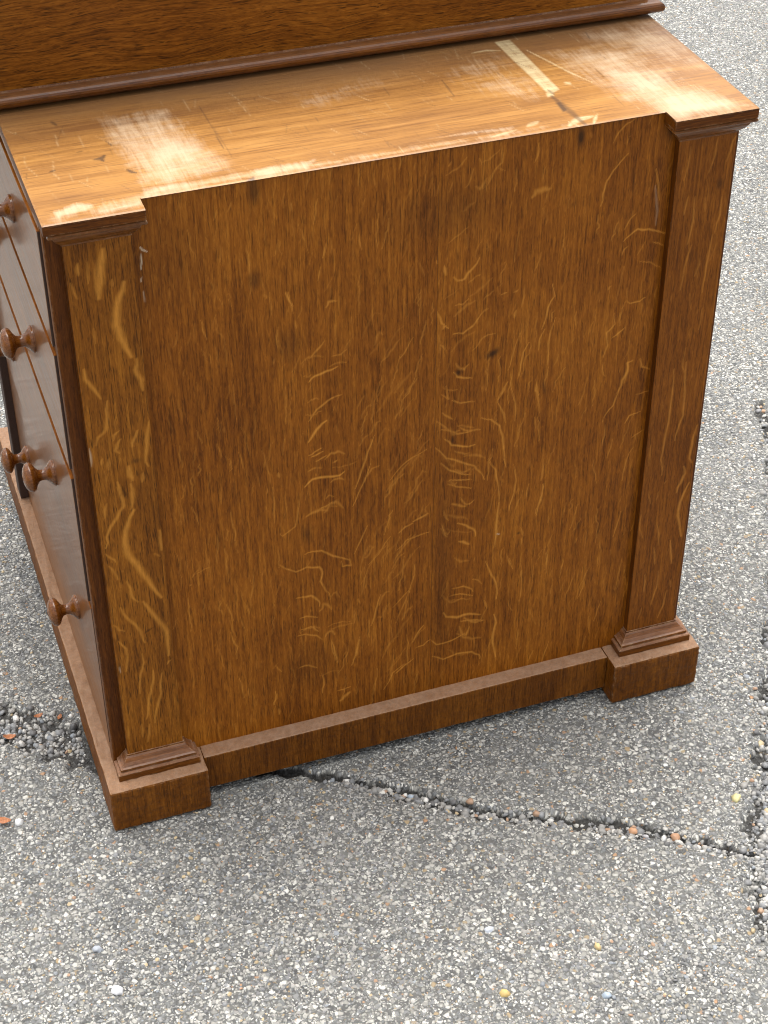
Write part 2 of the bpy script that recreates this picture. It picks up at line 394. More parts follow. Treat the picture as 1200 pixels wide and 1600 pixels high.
# embedded chips of the asphalt, near the pedestal
N = 50000
X = rng.uniform(-.27, .98, N); Y = rng.uniform(-.48, .62, N)
k, z = height(X, Y)
foot = (X > -.017) & (X < .62) & (Y > -.027) & (Y < .62)
lim = ((X - CAM_LOC[0]) / (Y - CAM_LOC[1])); keep = ~foot & (k < .3) & (lim > -.2) & (lim < .75) & ~((X > .0) & (X < .9) & (Y > .5))
X, Y, z = X[keep], Y[keep], z[keep]; n = len(X)
rad = np.clip(rng.lognormal(np.log(.0015), .34, n), .0008, .0036)
ci = rng.choice(len(PAL), n, p=PW); cols = PAL[ci] * rng.uniform(.80, 1.22, (n, 1))
V, F, C = stones(n, X, Y, z + rad * rng.uniform(-.42, -.05, n), rad, rng.uniform(.4, .75, n), np.clip(cols, 0, .8))
chips = obj('stone_chips', V, F, STONE, None, grain=None, attrs={'col': C})
chips['kind'] = 'stuff'; chips['label'] = 'small grey and white stone chips set in the asphalt surface'; chips['category'] = 'stone chips'
# loose gravel lying in the cracks
XS, YS = [], []
for (pts, w, dep, st), per in zip(CRACKS, (1500, 4600, 3600, 300)):
    for a, b in zip(pts[:-1], pts[1:]):
        m = int(per * np.linalg.norm(b - a)); tt = rng.uniform(0, 1, m)
        off = rng.normal(0, w * .62, m); d = (b - a) / np.linalg.norm(b - a)
        XS.append(a[0] + tt * (b - a)[0] - d[1] * off); YS.append(a[1] + tt * (b - a)[1] + d[0] * off)
X, Y = np.concatenate(XS), np.concatenate(YS); k, z = height(X, Y)
foot = (X > -.02) & (X < .622) & (Y > -.03) & (Y < .50); keep = ~foot; X, Y, z, k = X[keep], Y[keep], z[keep], k[keep]; n = len(X)
rad = np.clip(rng.lognormal(np.log(.0023), .33, n), .0011, .0050)
PW2 = np.array([.09,.16,.18,.17,.13,.10,.06,.03,.025,.02,.04]); PW2 /= PW2.sum()
cols = PAL[rng.choice(len(PAL), n, p=PW2)] * rng.uniform(.85, 1.2, (n, 1))
V, F, C = stones(n, X, Y, z + rad * rng.uniform(.05, .5, n), rad, rng.uniform(.55, .9, n), np.clip(cols, 0, .8))
grav = obj('loose_gravel', V, F, STONE, None, grain=None, attrs={'col': C})
grav['kind'] = 'stuff'; grav['label'] = 'loose light gravel gathered in the dark cracks of the asphalt'; grav['category'] = 'gravel'

# ------------------------------------------------------------------ pedestal
H = .66
PED = empty('desk_pedestal', (.3, .24, 0), 'oak desk pedestal with drawers, corner pilasters and a worn top, standing on asphalt', 'desk pedestal')
YP = .0080                                     # plane of the panelled side
def pix(crop, s):
    """'w val; x,y x,y ...' in the pixels of an enlarged crop -> (w px, val, [(u, v)])"""
    x0, y0, k = crop; out = []
    for ln in s.strip().splitlines():
        a, b = ln.split(';'); w, val = a.split()
        pts = [(x0 + float(p.split(',')[0]) / k, y0 + float(p.split(',')[1]) / k) for p in b.split()]
        out.append((float(w) / k, float(val), pts))
    return out
CA, CB, CC, CD, CE, CF, CG, CI = (400,400,2.286), (660,180,3.0), (700,600,3.479), (80,360,3.635), (110,760,3.635), (230,740,3.4286), (960,560,3.555), (900,150,3.5567)
CJ = (200, 300, 3.0)
PANEL_FLECKS = pix(CA, '''
7 1;640,190 665,240 685,258
7 .9;705,278 740,275 775,248 805,205
8 1;705,75 720,88 745,80 775,45 800,5
10 .9;672,35 678,70
6 .9;105,130 130,180
8 .8;250,185 262,165 288,160
7 .8;195,365 225,330 245,305
8 .95;190,450 210,430 250,412 292,397
6 .7;270,360 305,352 325,335
7 .9;190,590 215,550 260,515 305,495
10 1;188,665 205,635 230,605 250,588
5 .9;190,712 210,700 235,685
5 .9;195,720 215,712 240,700
5 .8;212,735 235,722 252,712
7 .8;275,738 290,730
9 1;175,825 200,800 250,788 300,785 315,770
10 .8;80,775 84,790
6 .8;155,870 150,920 140,965 95,1000 85,990
7 .9;175,1065 200,1055 235,1053 275,1070 335,1085
6 .8;335,1080 338,1105 310,1108 305,1090
7 .9;82,1102 105,1115 145,1128 180,1112 225,1112 238,1130 232,1160 250,1195 265,1215
8 1;145,1222 180,1215 200,1212 225,1232 226,1250
6 .9;155,1295 180,1285 220,1290
6 .8;160,1335 195,1325 215,1335 225,1340
6 .9;148,1358 175,1350 215,1355 235,1370
6 .8;270,1375 285,1420 290,1455
6 .9;370,1360 355,1420 345,1460
7 .8;155,1470 190,1460 215,1470
5 .8;235,1490 245,1530 235,1560
9 .8;305,1585 325,1560 335,1555
5 .7;345,895 365,850 390,800 410,740
6 .9;355,830 378,760 400,700 420,640
5 .7;350,1065 375,1010 400,960
5 .6;400,1105 440,1060 480,1000
6 .8;445,1210 430,1260 410,1320
5 .7;455,1550 490,1490 530,1455
7 .8;500,1490 530,1462 560,1440
7 .8;510,990 530,970 560,955
8 .7;560,950 590,935 615,920
6 .7;505,1050 540,1015 590,995 620,985
5 .6;480,800 520,750 560,720 610,690
5 .6;520,520 545,490 565,440
5 .6;510,370 540,330 560,290
5 .6;500,1310 520,1260 550,1185
5 .6;490,1255 530,1210 550,1190
6 .8;560,1380 580,1340 600,1320
5 .7;570,1400 600,1390 625,1370
7 .95;705,415 720,430 770,435
6 .9;700,515 730,525 780,517
6 .9;645,590 690,625 720,635 770,628
7 1;675,655 700,675 740,680 780,675
7 1;640,685 680,720 730,735 780,750 805,775 815,800
6 .9;660,740 690,765 730,778 770,780
5 .8;690,800 720,802 770,798
6 .8;685,815 720,825 770,830
5 .8;660,620 690,625
7 .9;665,560 685,575 700,583
6 .8;670,910 680,935 690,945
8 .9;720,955 750,962 775,975 785,1000
11 .8;725,1020 740,1020 760,1030
6 .8;665,960 672,990 682,1005
6 .7;775,1155 795,1160 805,1170
6 .8;700,1190 740,1180 770,1190 775,1200
5 .8;690,1215 730,1208 775,1215
5 .7;700,1230 740,1225 770,1222
11 .9;670,1275 680,1290 720,1290 760,1278 800,1282
7 .9;730,1305 770,1300 810,1302
6 .9;620,1370 645,1388 700,1372 745,1350
7 1;630,1430 670,1440 720,1420 770,1415 795,1425 800,1438
7 .9;805,578 840,585 870,605 880,640 885,700 892,755
6 .9;830,725 855,765 865,820 868,880
7 .9;868,880 860,940 858,1000 852,1040
7 .9;820,1090 835,1125 850,1150 862,1190 858,1225
9 .9;850,1280 858,1310 850,1340 845,1380 855,1430
6 .8;815,1230 825,1260
5 .7;920,745 930,800 920,850
6 .8;1025,815 1020,850 1000,925
6 .7;1028,740 1020,800
6 .9;862,520 885,565 892,595
6 .9;862,518 885,480 900,450
5 .8;910,470 925,520 925,590
6 .7;1000,440 1008,500 1015,560
5 .7;945,970 955,1000
5 .7;905,1080 912,1110
5 .7;1035,1060 1038,1120
''') + pix(CB, '''
7 .8;965,180 930,220 895,260 865,310 848,370 835,430
7 .7;1000,15 960,40 920,80 895,130
9 .9;945,590 975,560 1010,535 1060,535 1140,552
7 .7;1005,460 970,490 945,540
7 .6;935,660 945,630 965,615
5 .7;1080,595 1105,600 1135,612
5 .6;1020,685 1070,690 1115,715
7 .8;955,870 975,882 1020,870 1045,855
24 .8;515,385 540,358 575,345 605,345
10 .6;870,820 885,800
7 .85;610,790 620,850 590,900 580,950 560,1000
6 .8;625,950 600,1020 590,1100 585,1180
6 .8;500,1065 475,1110 460,1170 450,1230
6 .8;460,1020 435,1080 415,1150 405,1195
6 .8;350,1340 375,1290 400,1250
6 .7;545,1100 550,1050 575,1000
8 .8;900,930 905,980 865,1020 868,1080 850,1130
7 .8;950,995 920,1020 890,1045
7 .8;850,1160 845,1200 858,1225
13 .9;985,1150 960,1160 962,1200 940,1240 915,1300
9 .8;1020,1140 1025,1180 1065,1190
6 .7;1000,1310 1030,1302 1060,1293
8 .7;1095,250 1105,330 1110,400
7 .7;545,130 540,190 528,220
8 .55;240,250 230,300 205,340
8 .5;370,130 375,220 340,260 310,310 295,360
7 .5;120,240 140,215
6 .5;440,240 440,320 430,360
7 .5;265,200 275,235
8 .9;105,975 95,1000 110,985
14 .6;440,915 430,950
6 .8;370,840 395,832
8 .7;428,828 450,818
6 .8;155,890 190,885 215,860
7 .8;80,1075 110,1100
7 .8;90,1310 120,1330 110,1270
7 .9;535,1260 530,1290 550,1315
8 .7;65,680 70,695
''') + pix(CC, '''
6 .8;840,205 860,160 900,115 920,55 940,5
8 .8;960,215 985,170 1045,150
6 .7;1000,290 1030,270 1060,250
6 .7;1005,345 970,410 945,525
6 .7;940,690 920,760 895,830
6 .7;835,345 850,280 855,220
6 .6;860,410 880,350 895,300
7 .8;525,540 510,620 480,680 470,710
5 .6;545,720 545,755
6 .7;535,905 540,960 530,1030
7 .7;325,935 335,975 352,1005
5 .6;330,1170 335,1210 350,1230
7 .8;505,1520 525,1460 545,1400
6 .7;440,1500 460,1450
8 .7;380,1330 375,1390
6 .6;790,1290 815,1220 830,1180
6 .6;905,1120 930,1020 945,940
5 .6;730,1440 745,1370
6 .6;400,1110 402,1010
7 .8;395,880 400,830
6 .7;420,625 440,540
6 .7;330,690 350,620 365,560
6 .7;480,250 470,180
''') + pix(CF, '''
7 .9;235,600 235,600
6 .7;425,700 455,760 465,790
6 .6;500,770 525,830
7 .8;450,850 455,890 485,930 480,990
6 .6;530,700 550,755
7 .7;490,1090 510,1150 520,1200
6 .6;540,1150 550,1200
6 .8;685,1165 690,1210 680,1240
12 .7;705,1260 708,1290
7 .7;470,1340 475,1400
7 .6;555,1290 555,1350
6 .6;380,1340 390,1430
7 .7;690,1030 720,1060
6 .7;645,80 640,110
5 .7;920,190 955,175 990,155
22 .8;1035,1215 1055,1195 1085,1170
7 .8;1015,1165 1050,1155 1090,1140
7 .85;985,890 995,950 1015,1010
7 .8;1140,880 1120,970 1090,1030
6 .7;1180,520 1160,600 1155,650
7 .8;1130,670 1135,695
6 .6;260,540 310,510 345,500
6 .5;240,560 270,520
''') + pix(CJ, '''
7 .55;485,45 470,90
7 .6;890,30 885,90 870,150
6 .6;770,45 765,90
7 .7;1085,200 1095,270
7 .7;930,240 915,310
6 .6;435,240 430,330
6 .6;750,470 775,570
6 .6;785,600 790,640
6 .6;905,350 890,420
6 .5;700,240 690,300
8 .5;640,480 650,500
5 .5;415,1180 440,1250
5 .5;520,1220 545,1300
5 .4;300,1300 320,1380
''')
PIL_L_FLECKS = pix(CD, '''
34 1;292,110 282,180 275,260 268,320 275,390
30 1;412,295 385,380 368,460 370,540 395,610 425,670 455,715
16 .9;150,190 155,260
16 .9;185,790 195,850 240,905 280,955
20 .9;485,730 480,790 505,850 520,905
16 .85;318,970 320,1060 310,1130 265,1180 255,1220
10 .85;385,1140 360,1165 355,1195
13 .9;395,1185 375,1215 360,1250 385,1268
12 .8;490,1135 470,1190 460,1225
14 .9;555,1085 545,1150 540,1220 535,1290 550,1340
22 .85;440,1340 450,1390 460,1420
18 .8;325,1300 330,1360
18 .8;520,1380 520,1425
15 .85;375,1430 395,1500 410,1580
17 .85;450,1440 465,1510 455,1580
12 .7;290,1300 285,1330
12 .6;205,180 210,300
14 .6;345,280 350,320
10 .6;110,300 150,390
10 .5;240,560 250,640
''') + pix(CE, '''
14 .9;265,5 290,60 300,110 270,170 225,230 205,290 205,350
16 .9;350,10 350,60 345,115
26 1;360,135 325,210 310,290 320,370 370,430 420,510 465,570 515,630
22 1;415,655 465,720 525,790 550,860 558,960
14 .9;285,690 320,750 375,790 410,860 425,890
12 .8;205,100 195,180
12 .85;220,455 250,495 270,530
10 .8;200,385 235,410 255,430
12 .85;320,540 345,580 350,630 385,655
12 .85;275,880 315,920 325,960 318,1050
9 .8;245,790 275,815 305,825
10 .8;405,950 415,1000 405,1040 395,1100 395,1180
12 .9;470,1045 460,1150 440,1270 435,1320
13 .9;520,1060 515,1170 490,1270 480,1340
14 .8;450,1350 440,1450
11 .7;405,1350 410,1420
22 .9;510,250 515,300 520,360
9 .7;480,380 510,395
10 .7;550,1010 572,985
9 .6;605,1090 610,1150
10 .6;325,1360 330,1440
''')
PIL_R_FLECKS = pix(CG, '''
9 .85;330,60 320,200 300,360 275,480 260,560 262,650
10 .9;400,20 392,180 380,320 350,400 335,460
12 .9;460,370 435,450 418,530 425,580
14 .95;385,600 390,640 370,690 345,745
14 .95;415,690 385,750 365,800 355,870 370,990
8 .8;235,910 245,1040
9 .8;220,1050 222,1140
9 .85;310,1010 315,1140
8 .8;245,1180 235,1270 200,1370
9 .85;290,1290 270,1370 240,1440
8 .7;170,1200 160,1300
7 .7;150,870 140,950 155,1000
8 .6;190,740 200,810
8 .6;245,740 230,790
8 .6;200,480 190,600
7 .7;130,1450 150,1390
8 .7;310,1230 315,1270
7 .5;275,700 290,680
''') + pix(CI, '''
8 .7;640,280 625,380 600,470
8 .7;790,230 770,330 740,420
9 .7;890,220 860,300 840,360
9 .75;660,560 650,700 620,820
8 .8;810,560 800,660 770,760
8 .7;600,660 620,560
8 .75;760,770 740,880 720,1000 700,1090
8 .7;640,830 600,960 580,1080
8 .7;720,560 715,640
8 .6;660,1000 690,900
7 .6;610,1400 590,1500 615,1580
7 .6;700,1180 680,1300
''')

def ladder(u0, u1, v0, v1, n, rise, curl, val):
    out = []
    for _ in range(n):
        u = rng.uniform(u0, u1); v = rng.uniform(v0, v1); L = rng.uniform(12, 38); k = rng.normal(curl, 5)
        out.append((rng.uniform(2.2, 5.0), rng.uniform(.35, .8) * val, [(u + L * q, v + rise * L * q + k * 4 * q * (q - 1) + rng.normal(0, .7)) for q in (0, .3, .65, 1)]))
    return out
PANEL_FLECKS += ladder(470, 520, 560, 1060, 20, -.25, 4, .9) + ladder(685, 730, 560, 1050, 22, .12, -4, .9) + ladder(560, 650, 500, 1060, 46, -1.3, 2, .6) + ladder(690, 760, 250, 560, 14, -.8, 2, .7)
for u0, u1, n in ((760, 1000, 70), (260, 470, 60), (540, 680, 40)):      # steep wavy flecks along the grain
    for _ in range(n):
        u, v = rng.uniform(u0, u1), rng.uniform(300, 1080); L = rng.uniform(18, 60); sl_ = rng.normal(-.18 if u0 > 500 else .12, .12)
        PANEL_FLECKS.append((rng.uniform(1.4, 2.6), rng.uniform(.25, .6), [(u + sl_ * L * q + rng.normal(0, 1.3), v + L * q) for q in np.linspace(0, 1, 5)]))
def plank(name, x0, x1, z0, z1, y, thick, mat, parent, flecks, nrand, step=.001, stains=(), pales=(), tilt=.12, bow=0, fw=1.0):
    """a board facing -Y: finely divided face that carries the figure, closed at sides and back"""
    U, V, F = grid(x0, x1, z0, z1, step)
    M = np.zeros(U.shape); S = np.zeros(U.shape); Pm = np.zeros(U.shape)
    for _ in range(nrand):
        cx, cz = rng.uniform(x0, x1), rng.uniform(z0, z1); L = rng.uniform(.004, .02); a = rng.normal(tilt, .16)
        cv = rng.normal(0, .25); w = rng.uniform(.00035, .0008)
        pts = [(cx + L * (s * math.sin(a) + cv * (s * s - .3)), cz + L * s * math.cos(a)) for s in np.linspace(-1, 1, 5) * .5]
        stroke(M, U, V, pts, w, rng.uniform(.06, .30), .8)
    for w, val, pts in flecks:
        q = [unproj(u, v, 1, y)[[0, 2]] for u, v in pts]
        mx = sum(p[0] for p in q) / len(q)
        if mx < x0 - .004 or mx > x1 + .004: continue
        sc = .00062
        # slightly ragged centre line
        qq = [q[0]]
        for a, b in zip(q[:-1], q[1:]):
            m = (a + b) / 2 + rng.normal(0, .0005, 2); qq += [m, b + rng.normal(0, .0003, 2)]
        stroke(M, U, V, qq, max(.0006, w * sc * .46 * fw), val * rng.uniform(.65, .9), .75)
    for (u, v), ru, rv, ang, val in stains:
        c = unproj(u, v, 1, y)[[0, 2]]; blob(S, U, V, c, ru, rv, ang, val, 1.4)
    for w, val, pts in pales:
        stroke(Pm, U, V, [unproj(u, v, 1, y)[[0, 2]] for u, v in pts], w, val, .6)
    n = U.size; nv, nu = U.shape
    P = np.stack([U.ravel(), np.full(n, y), V.ravel()], 1)
    if bow: P[:, 1] += bow * np.sin((U.ravel() - x0) * 23 + 1.3) * np.sin(V.ravel() * 9)
    # closed shell: four back corners and simple side strips along the border
    i = np.arange(n).reshape(nv, nu); c = [i[0, 0], i[0, -1], i[-1, -1], i[-1, 0]]
    back = P[c].copy(); back[:, 1] = y + thick
    V2 = np.r_[P, back]; b0 = n
    o = obj(name, V2, F, [mat, OAK_DARK], parent, 'z', attrs={'fleck': np.r_[M.ravel(), np.zeros(4)], 'stain': np.r_[S.ravel(), np.zeros(4)], 'pale': np.r_[Pm.ravel(), np.zeros(4)]})
    import bmesh
    bm = bmesh.new(); bm.from_mesh(o.data); bm.verts.ensure_lookup_table()
    vs = bm.verts
    nf = len(bm.faces); bm.faces.new([vs[b0 + 3], vs[b0 + 2], vs[b0 + 1], vs[b0]])
    bm.faces.new([vs[int(k)] for k in i[0, ::-1]] + [vs[b0], vs[b0 + 1]])
    bm.faces.new([vs[int(k)] for k in i[-1, :]] + [vs[b0 + 2], vs[b0 + 3]])
    bm.faces.new([vs[int(k)] for k in i[:, 0]] + [vs[b0 + 3], vs[b0]])
    bm.faces.new([vs[int(k)] for k in i[::-1, -1]] + [vs[b0 + 1], vs[b0 + 2]])
    bm.faces.ensure_lookup_table()
    for f in bm.faces[nf:]: f.material_index = 1
    bmesh.ops.recalc_face_normals(bm, faces=bm.faces)
    bm.to_mesh(o.data); bm.free()
    return o

CASE_X0, CASE_X1, CASE_Y1 = -.0025, .6045, .482
V, F = box(CASE_X0 + .001, CASE_X1 - .001, .026, CASE_Y1, .02, .6495)
obj('carcass', V, F, OAK_DARK, PED, 'z')
panel = put('side_panel', mesh_from('side_panel', np.asarray(box(.063, .545, .0216, .0255, .05, .6495)[0]) - base_of(PED), box(0, 1, 0, 1, 0, 1)[1], OAK_DARK), PED)
xb = lambda u, v: unproj(u, v, 1, YP)[0]
J1, J2 = xb(459, 800), xb(677, 800)
STAINS = [((770, 552), .0085, .0042, .5, .8), ((398, 437), .006, .010, 0, .5), ((450, 540), .014, .018, 0, .28), ((908, 214), .004, .011, 0, .85),
          ((396, 296), .006, .016, 0, .6), ((716, 582), .004, .004, 0, .7), ((480, 1040), .03, .03, 0, .22), ((480, 835), .006, .012, 0, .4), ((707, 688), .002, .005, 0, .7),
          ((903, 822), .002, .006, 0, .5), ((850, 605), .002, .012, .2, .5), ((1050, 200), .006, .012, 0, .6), ((600, 1090), .10, .02, 0, .2), ((690, 900), .012, .2, 0, .22), ((250, 400), .05, .05, 0, .2), ((810, 833), .002, .002, 0, .7), ((700, 330), .06, .03, 0, .25)]
PALES = [(.0007, .95, [(218, 385), (222, 390), (230, 393)]), (.0006, .9, [(219, 395), (221, 408), (220, 421)]), (.0005, .8, [(221, 432), (220, 441)]), (.0005, .5, [(224, 455), (227, 475)]), (.0010, .22, [(1024, 290), (1027, 330), (1024, 352)]),
         (.0006, .8, [(776, 834), (781, 835)])]
for a, b, nr in ((.062, J2, 520), (J2, .5455, 300)):
    plank('board', a + .00003, b - (.00003 if b == J1 else .00012), .0475, .6588, YP, .0155, OAK, panel, PANEL_FLECKS, nr, stains=STAINS, pales=PALES, tilt=.10, bow=.0003)
# narrow stiles of the case beside the pilasters
V, F = box(CASE_X0, .0617, YP + .0009, .0255, .0475, .6500); obj('stile', V, F, OAK_DARK, PED, 'z', bevel=.0012)
V, F = box(.5458, CASE_X1, YP + .0009, .0255, .0475, .6500); obj('stile', V, F, OAK_DARK, PED, 'z', bevel=.0012)

# plinth with stepped corner blocks
def stepped(x0, x1, xi0, xi1, yf, ym, yb): return [(x0, yb), (x0, yf), (xi0, yf), (xi0, ym), (xi1, ym), (xi1, yf), (x1, yf), (x1, yb)]
ZQ = .0535
QL, QLI, QRI, QR, YQ, YQM = -.0149, .0829, .5180, .6166, -.0262, -.0085
plinth = roughen(obj('plinth', *box(QLI + .0001, QRI - .0001, YQM, .4930, .0100, ZQ - .0002), OAK_LEDGE, PED, 'z', bevel=.0012), 6, .0012, .012)
for xa, xz in ((QL, QLI), (QRI, QR)):
    roughen(obj('plinth_block', *box(xa, xz, YQ, .62 if xa < .1 else .4937, .0012, ZQ), OAK_LEDGE, plinth, 'z', bevel=.0022), 6, .0022, .009)


def pilaster(x0, x1, bx0, bx1, cx0, cx1, flecks, label):
    p = plank('pilaster', x0, x1, .055, .6510, 0.0, .0086, OAK_PIL if 'left' in label else OAK_RED, PED, flecks, 40, fw=1.25, tilt=.03, step=.001,
              stains=[((213, 720), .005, .003, 0, .5), ((232, 985), .005, .0014, .5, .6), ((1125, 287), .004, .006, 0, .55)],
              pales=[(.0006, .7, [(140, 700), (144, 730)]), (.0005, .6, [(186, 1040), (188, 1052)])])
    zb = .0752
    # base: square block, small fillet, sloping ogee up to the shaft
    pr = [(0, zb), (.0012, zb), (.0012, zb - .0016), (.0030, zb - .0030), (.0055, zb - .0062), (.0088, zb - .0090), (.0108, zb - .0098), (.0112, zb - .0118), (.0105, zb - .0128), (.0132, zb - .0132), (.0142, zb - .0140), (.0142, ZQ + .0002), (0, ZQ + .0002)]
    V, F = sweep([(x0, YP + .0006), (x0, 0), (x1, 0), (x1, YP + .0006)], [(a * .93, z) for a, z in pr])
    roughen(obj('base_moulding', V, F, OAK_MOULD, p, 'x'), 4, .0005, .009)
    zt, yc = .6507, .0126
    pr = [(0, zt - .0001), (yc - .0022, zt - .0001), (yc - .0022, zt - .0006), (yc - .0010, zt - .0016), (yc - .0006, zt - .0030), (yc - .0014, zt - .0044), (yc - .0040, zt - .0050), (yc - .0048, zt - .0056), (yc - .0060, zt - .0088), (yc - .0085, zt - .0122), (yc - .0110, zt - .0150), (.0010, zt - .0158), (.0006, zt - .0172), (0, zt - .0172)]
    V, F = sweep([(x0, YP + .0006), (x0, 0), (x1, 0), (x1, YP + .0006)], pr)
    roughen(obj('capital_moulding', V, F, OAK_BEAD, p, 'x'), 4, .0003, .010)
    return p
pilaster(.0107, .0653, 0, 0, 0, 0, PIL_L_FLECKS, 'left')
pilaster(.5420, .5968, 0, 0, 0, 0, PIL_R_FLECKS, 'right')

# ---- top board with the worn, unpolished upper face
CLX, CLI, CRI, CRX, YC, YM = -.0042, .0763, .5295, .6078, -.0126, .0068
ZT0 = .6508
U, W, _ = grid(CLX, CRX, YC, .225, .0012)
nv, nu = U.shape
W[:, :] = np.linspace(YC, .225, nv)[:, None]
# snap grid columns/rows to the steps of the outline
def snap(ax, val): ax[np.argmin(abs(ax - val))] = val
ua, va = U[0].copy(), W[:, 0].copy()
for q in (CLI, CRI): snap(ua, q)
snap(va, YM)
U, W = np.meshgrid(ua, va)
def tp(u, v): return unproj(u, v, 2, H)[:2]
wear = np.zeros(U.shape); raw = np.zeros(U.shape); st = np.zeros(U.shape); dirt_shade = np.zeros(U.shape)
def addpoly(M, pts, soft, val): M[:] = np.maximum(M, val * poly_mask(U, W, [tp(*q) for q in pts], soft))
addpoly(wear, [(160,188),(262,168),(352,258),(330,275),(225,288),(190,240)], .022, .60)
addpoly(wear, [(205,205),(262,190),(345,265),(230,285)], .028, .78)
addpoly(wear, [(68,350),(225,326),(222,306),(100,326)], .018, .55)
addpoly(wear, [(82,332),(118,318),(150,318),(140,330),(90,340)], .008, .95)
addpoly(wear, [(150,328),(222,312),(222,322),(150,336)], .010, .8)
addpoly(wear, [(222,309),(480,262),(470,254),(225,296)], .012, .62)
addpoly(wear, [(395,266),(490,250),(485,262),(395,280)], .008, .75)
addpoly(wear, [(480,264),(900,196),(900,188),(480,256)], .010, .40)
addpoly(wear, [(690,214),(805,204),(800,196),(720,208)], .006, .6)
addpoly(wear, [(870,85),(960,68),(1060,120),(1150,172),(1058,188),(1000,160),(930,130)], .045, .72)
addpoly(wear, [(905,100),(950,84),(1000,108),(1080,128),(1100,150),(1040,165),(985,140),(920,122)], .030, .92)
addpoly(wear, [(1010,150),(1080,140),(1165,165),(1060,186)], .025, .95)
addpoly(wear, [(890,60),(1020,34),(1180,160),(1100,140),(960,76)], .05, .55)
addpoly(wear, [(700,110),(770,85),(860,135),(840,160),(720,140)], .03, .40)
addpoly(wear, [(440,160),(560,120),(600,130),(480,170)], .03, .34)
addpoly(raw, [(773,66),(796,62),(874,140),(858,148)], .002, 1.0)
addpoly(raw, [(853,146),(862,143),(866,150),(856,152)], .0016, .9)
for w, val, pts in [(.0011, .75, [(822,78),(850,92),(890,113),(926,129)]), (.0016, .8, [(738,83),(760,79),(782,79)]), (.003, .85, [(884,129),(890,131)]),
                    (.0035, .95, [(890,196),(905,186),(925,182)]), (.0015, .9, [(928,192),(932,180)]), (.003, .6, [(825,197),(840,190)]), (.0018, .6, [(770,214),(806,203)]),
                    (.0012, .7, [(888,190),(905,197)]), (.0006, .5, [(622,228),(630,238)]), (.0006, .45, [(470,160),(475,170)])]:
    stroke(raw, U, W, [tp(*q) for q in pts], w, val, .5)
addpoly(st, [(868,160),(876,159),(888,172),(880,175)], .002, .85)
for w, val, pts in [(.0024, .75, [(148,249),(158,248),(163,243)]), (.0018, .8, [(155,246),(162,252)]), (.0018, .75, [(199,265),(206,269),(213,270)]), (.0012, .75, [(77,269),(86,266)]),
                    (.0010, .5, [(120,238),(130,236)]), (.0008, .6, [(165,220),(175,228)]), (.0018, .6, [(80,190),(88,196)]), (.0007, .5, [(335,205),(345,225),(350,232)]), (.0008, .5, [(690,125),(710,150)]),
                    (.0016, .5, [(856,140),(866,148)]), (.0030, .55, [(862,150),(915,195)]), (.0006, .45, [(310,165),(330,195),(362,245)]), (.0020, .75, [(386,284),(396,279)]), (.0010, .5, [(395,275),(398,283)]), (.0008, .5, [(915,50),(922,62)])]:
    stroke(st, U, W, [tp(*q) for q in pts], w, val, .5)
dirt_shade = np.clip((W - .118) / .06, 0, 1) * .8  # darkens towards the desk section: grime plus its shade, painted in
dirt_shade = np.maximum(dirt_shade, .6 * np.clip((U - .50) / .1, 0, 1) * np.clip((W - .06) / .06, 0, 1))
for _ in range(160):                          # fine random scratches, mostly across the grain
    cx, cy = rng.uniform(CLX, CRX), rng.uniform(0, .19); L = rng.uniform(.006, .03); a = rng.normal(1.75, .25)
    stroke(raw if rng.random() < .7 else st, U, W, [(cx, cy), (cx + L * math.cos(a), cy + L * math.sin(a))], .0005, rng.uniform(.1, .4), .6)
ok = (W >= YM - 1e-9) | (U <= CLI + 1e-9) | (U >= CRI - 1e-9)
i = np.arange(U.size).reshape(U.shape)
Q = np.stack([i[:-1, :-1], i[:-1, 1:], i[1:, 1:], i[1:, :-1]], -1).reshape(-1, 4)
Q = Q[ok.ravel()[Q].all(1)]
mid_u = U.ravel()[Q].mean(1); mid_w = W.ravel()[Q].mean(1)
Q = Q[(mid_w > YM) | (mid_u < CLI) | (mid_u > CRI)]
used = np.unique(Q); remap = -np.ones(U.size, int); remap[used] = np.arange(len(used))
P = np.stack([U.ravel(), W.ravel(), np.full(U.size, H)], 1)[used]
nz_ = .0004 * np.sin(P[:, 0] * 130) * np.sin(P[:, 1] * 90 + 2)
edge_d = np.minimum.reduce([P[:, 0] - CLX, CRX - P[:, 0], np.where((P[:, 0] <= CLI) | (P[:, 0] >= CRI), P[:, 1] - YC, P[:, 1] - YM)])
P[:, 2] -= .0007 * np.clip(1 - edge_d / .0022, 0, 1) ** 2
top = obj('top_board', *join(prism(stepped(CLX, CRX, CLI, CRI, YC, .0215, .49), ZT0, .6587), prism(stepped(CLX, CRX, CLI, CRI, YC, YM, .49), .65885, .65915)), OAK_DARK, PED, 'x')
obj('worn_surface', P, remap[Q], TOPM, top, 'x', smooth=True, attrs={'wear': wear.ravel()[used], 'raw': raw.ravel()[used], 'stain': st.ravel()[used], 'dirt_shade': dirt_shade.ravel()[used]})
V, F = box(CLX + .0003, CRX - .0003, .2255, .4895, H - .0008, H - .0002); obj('rear_surface', V, F, TOPM, top, 'x')
# thin bead under the top along the drawer side
V, F = box(CASE_X0 - .0015, CASE_X0 + .003, .0106, .480, .6440, .6505)
obj('top_bead', V, F, OAK_DRAWER, PED, 'y', bevel=.0012)

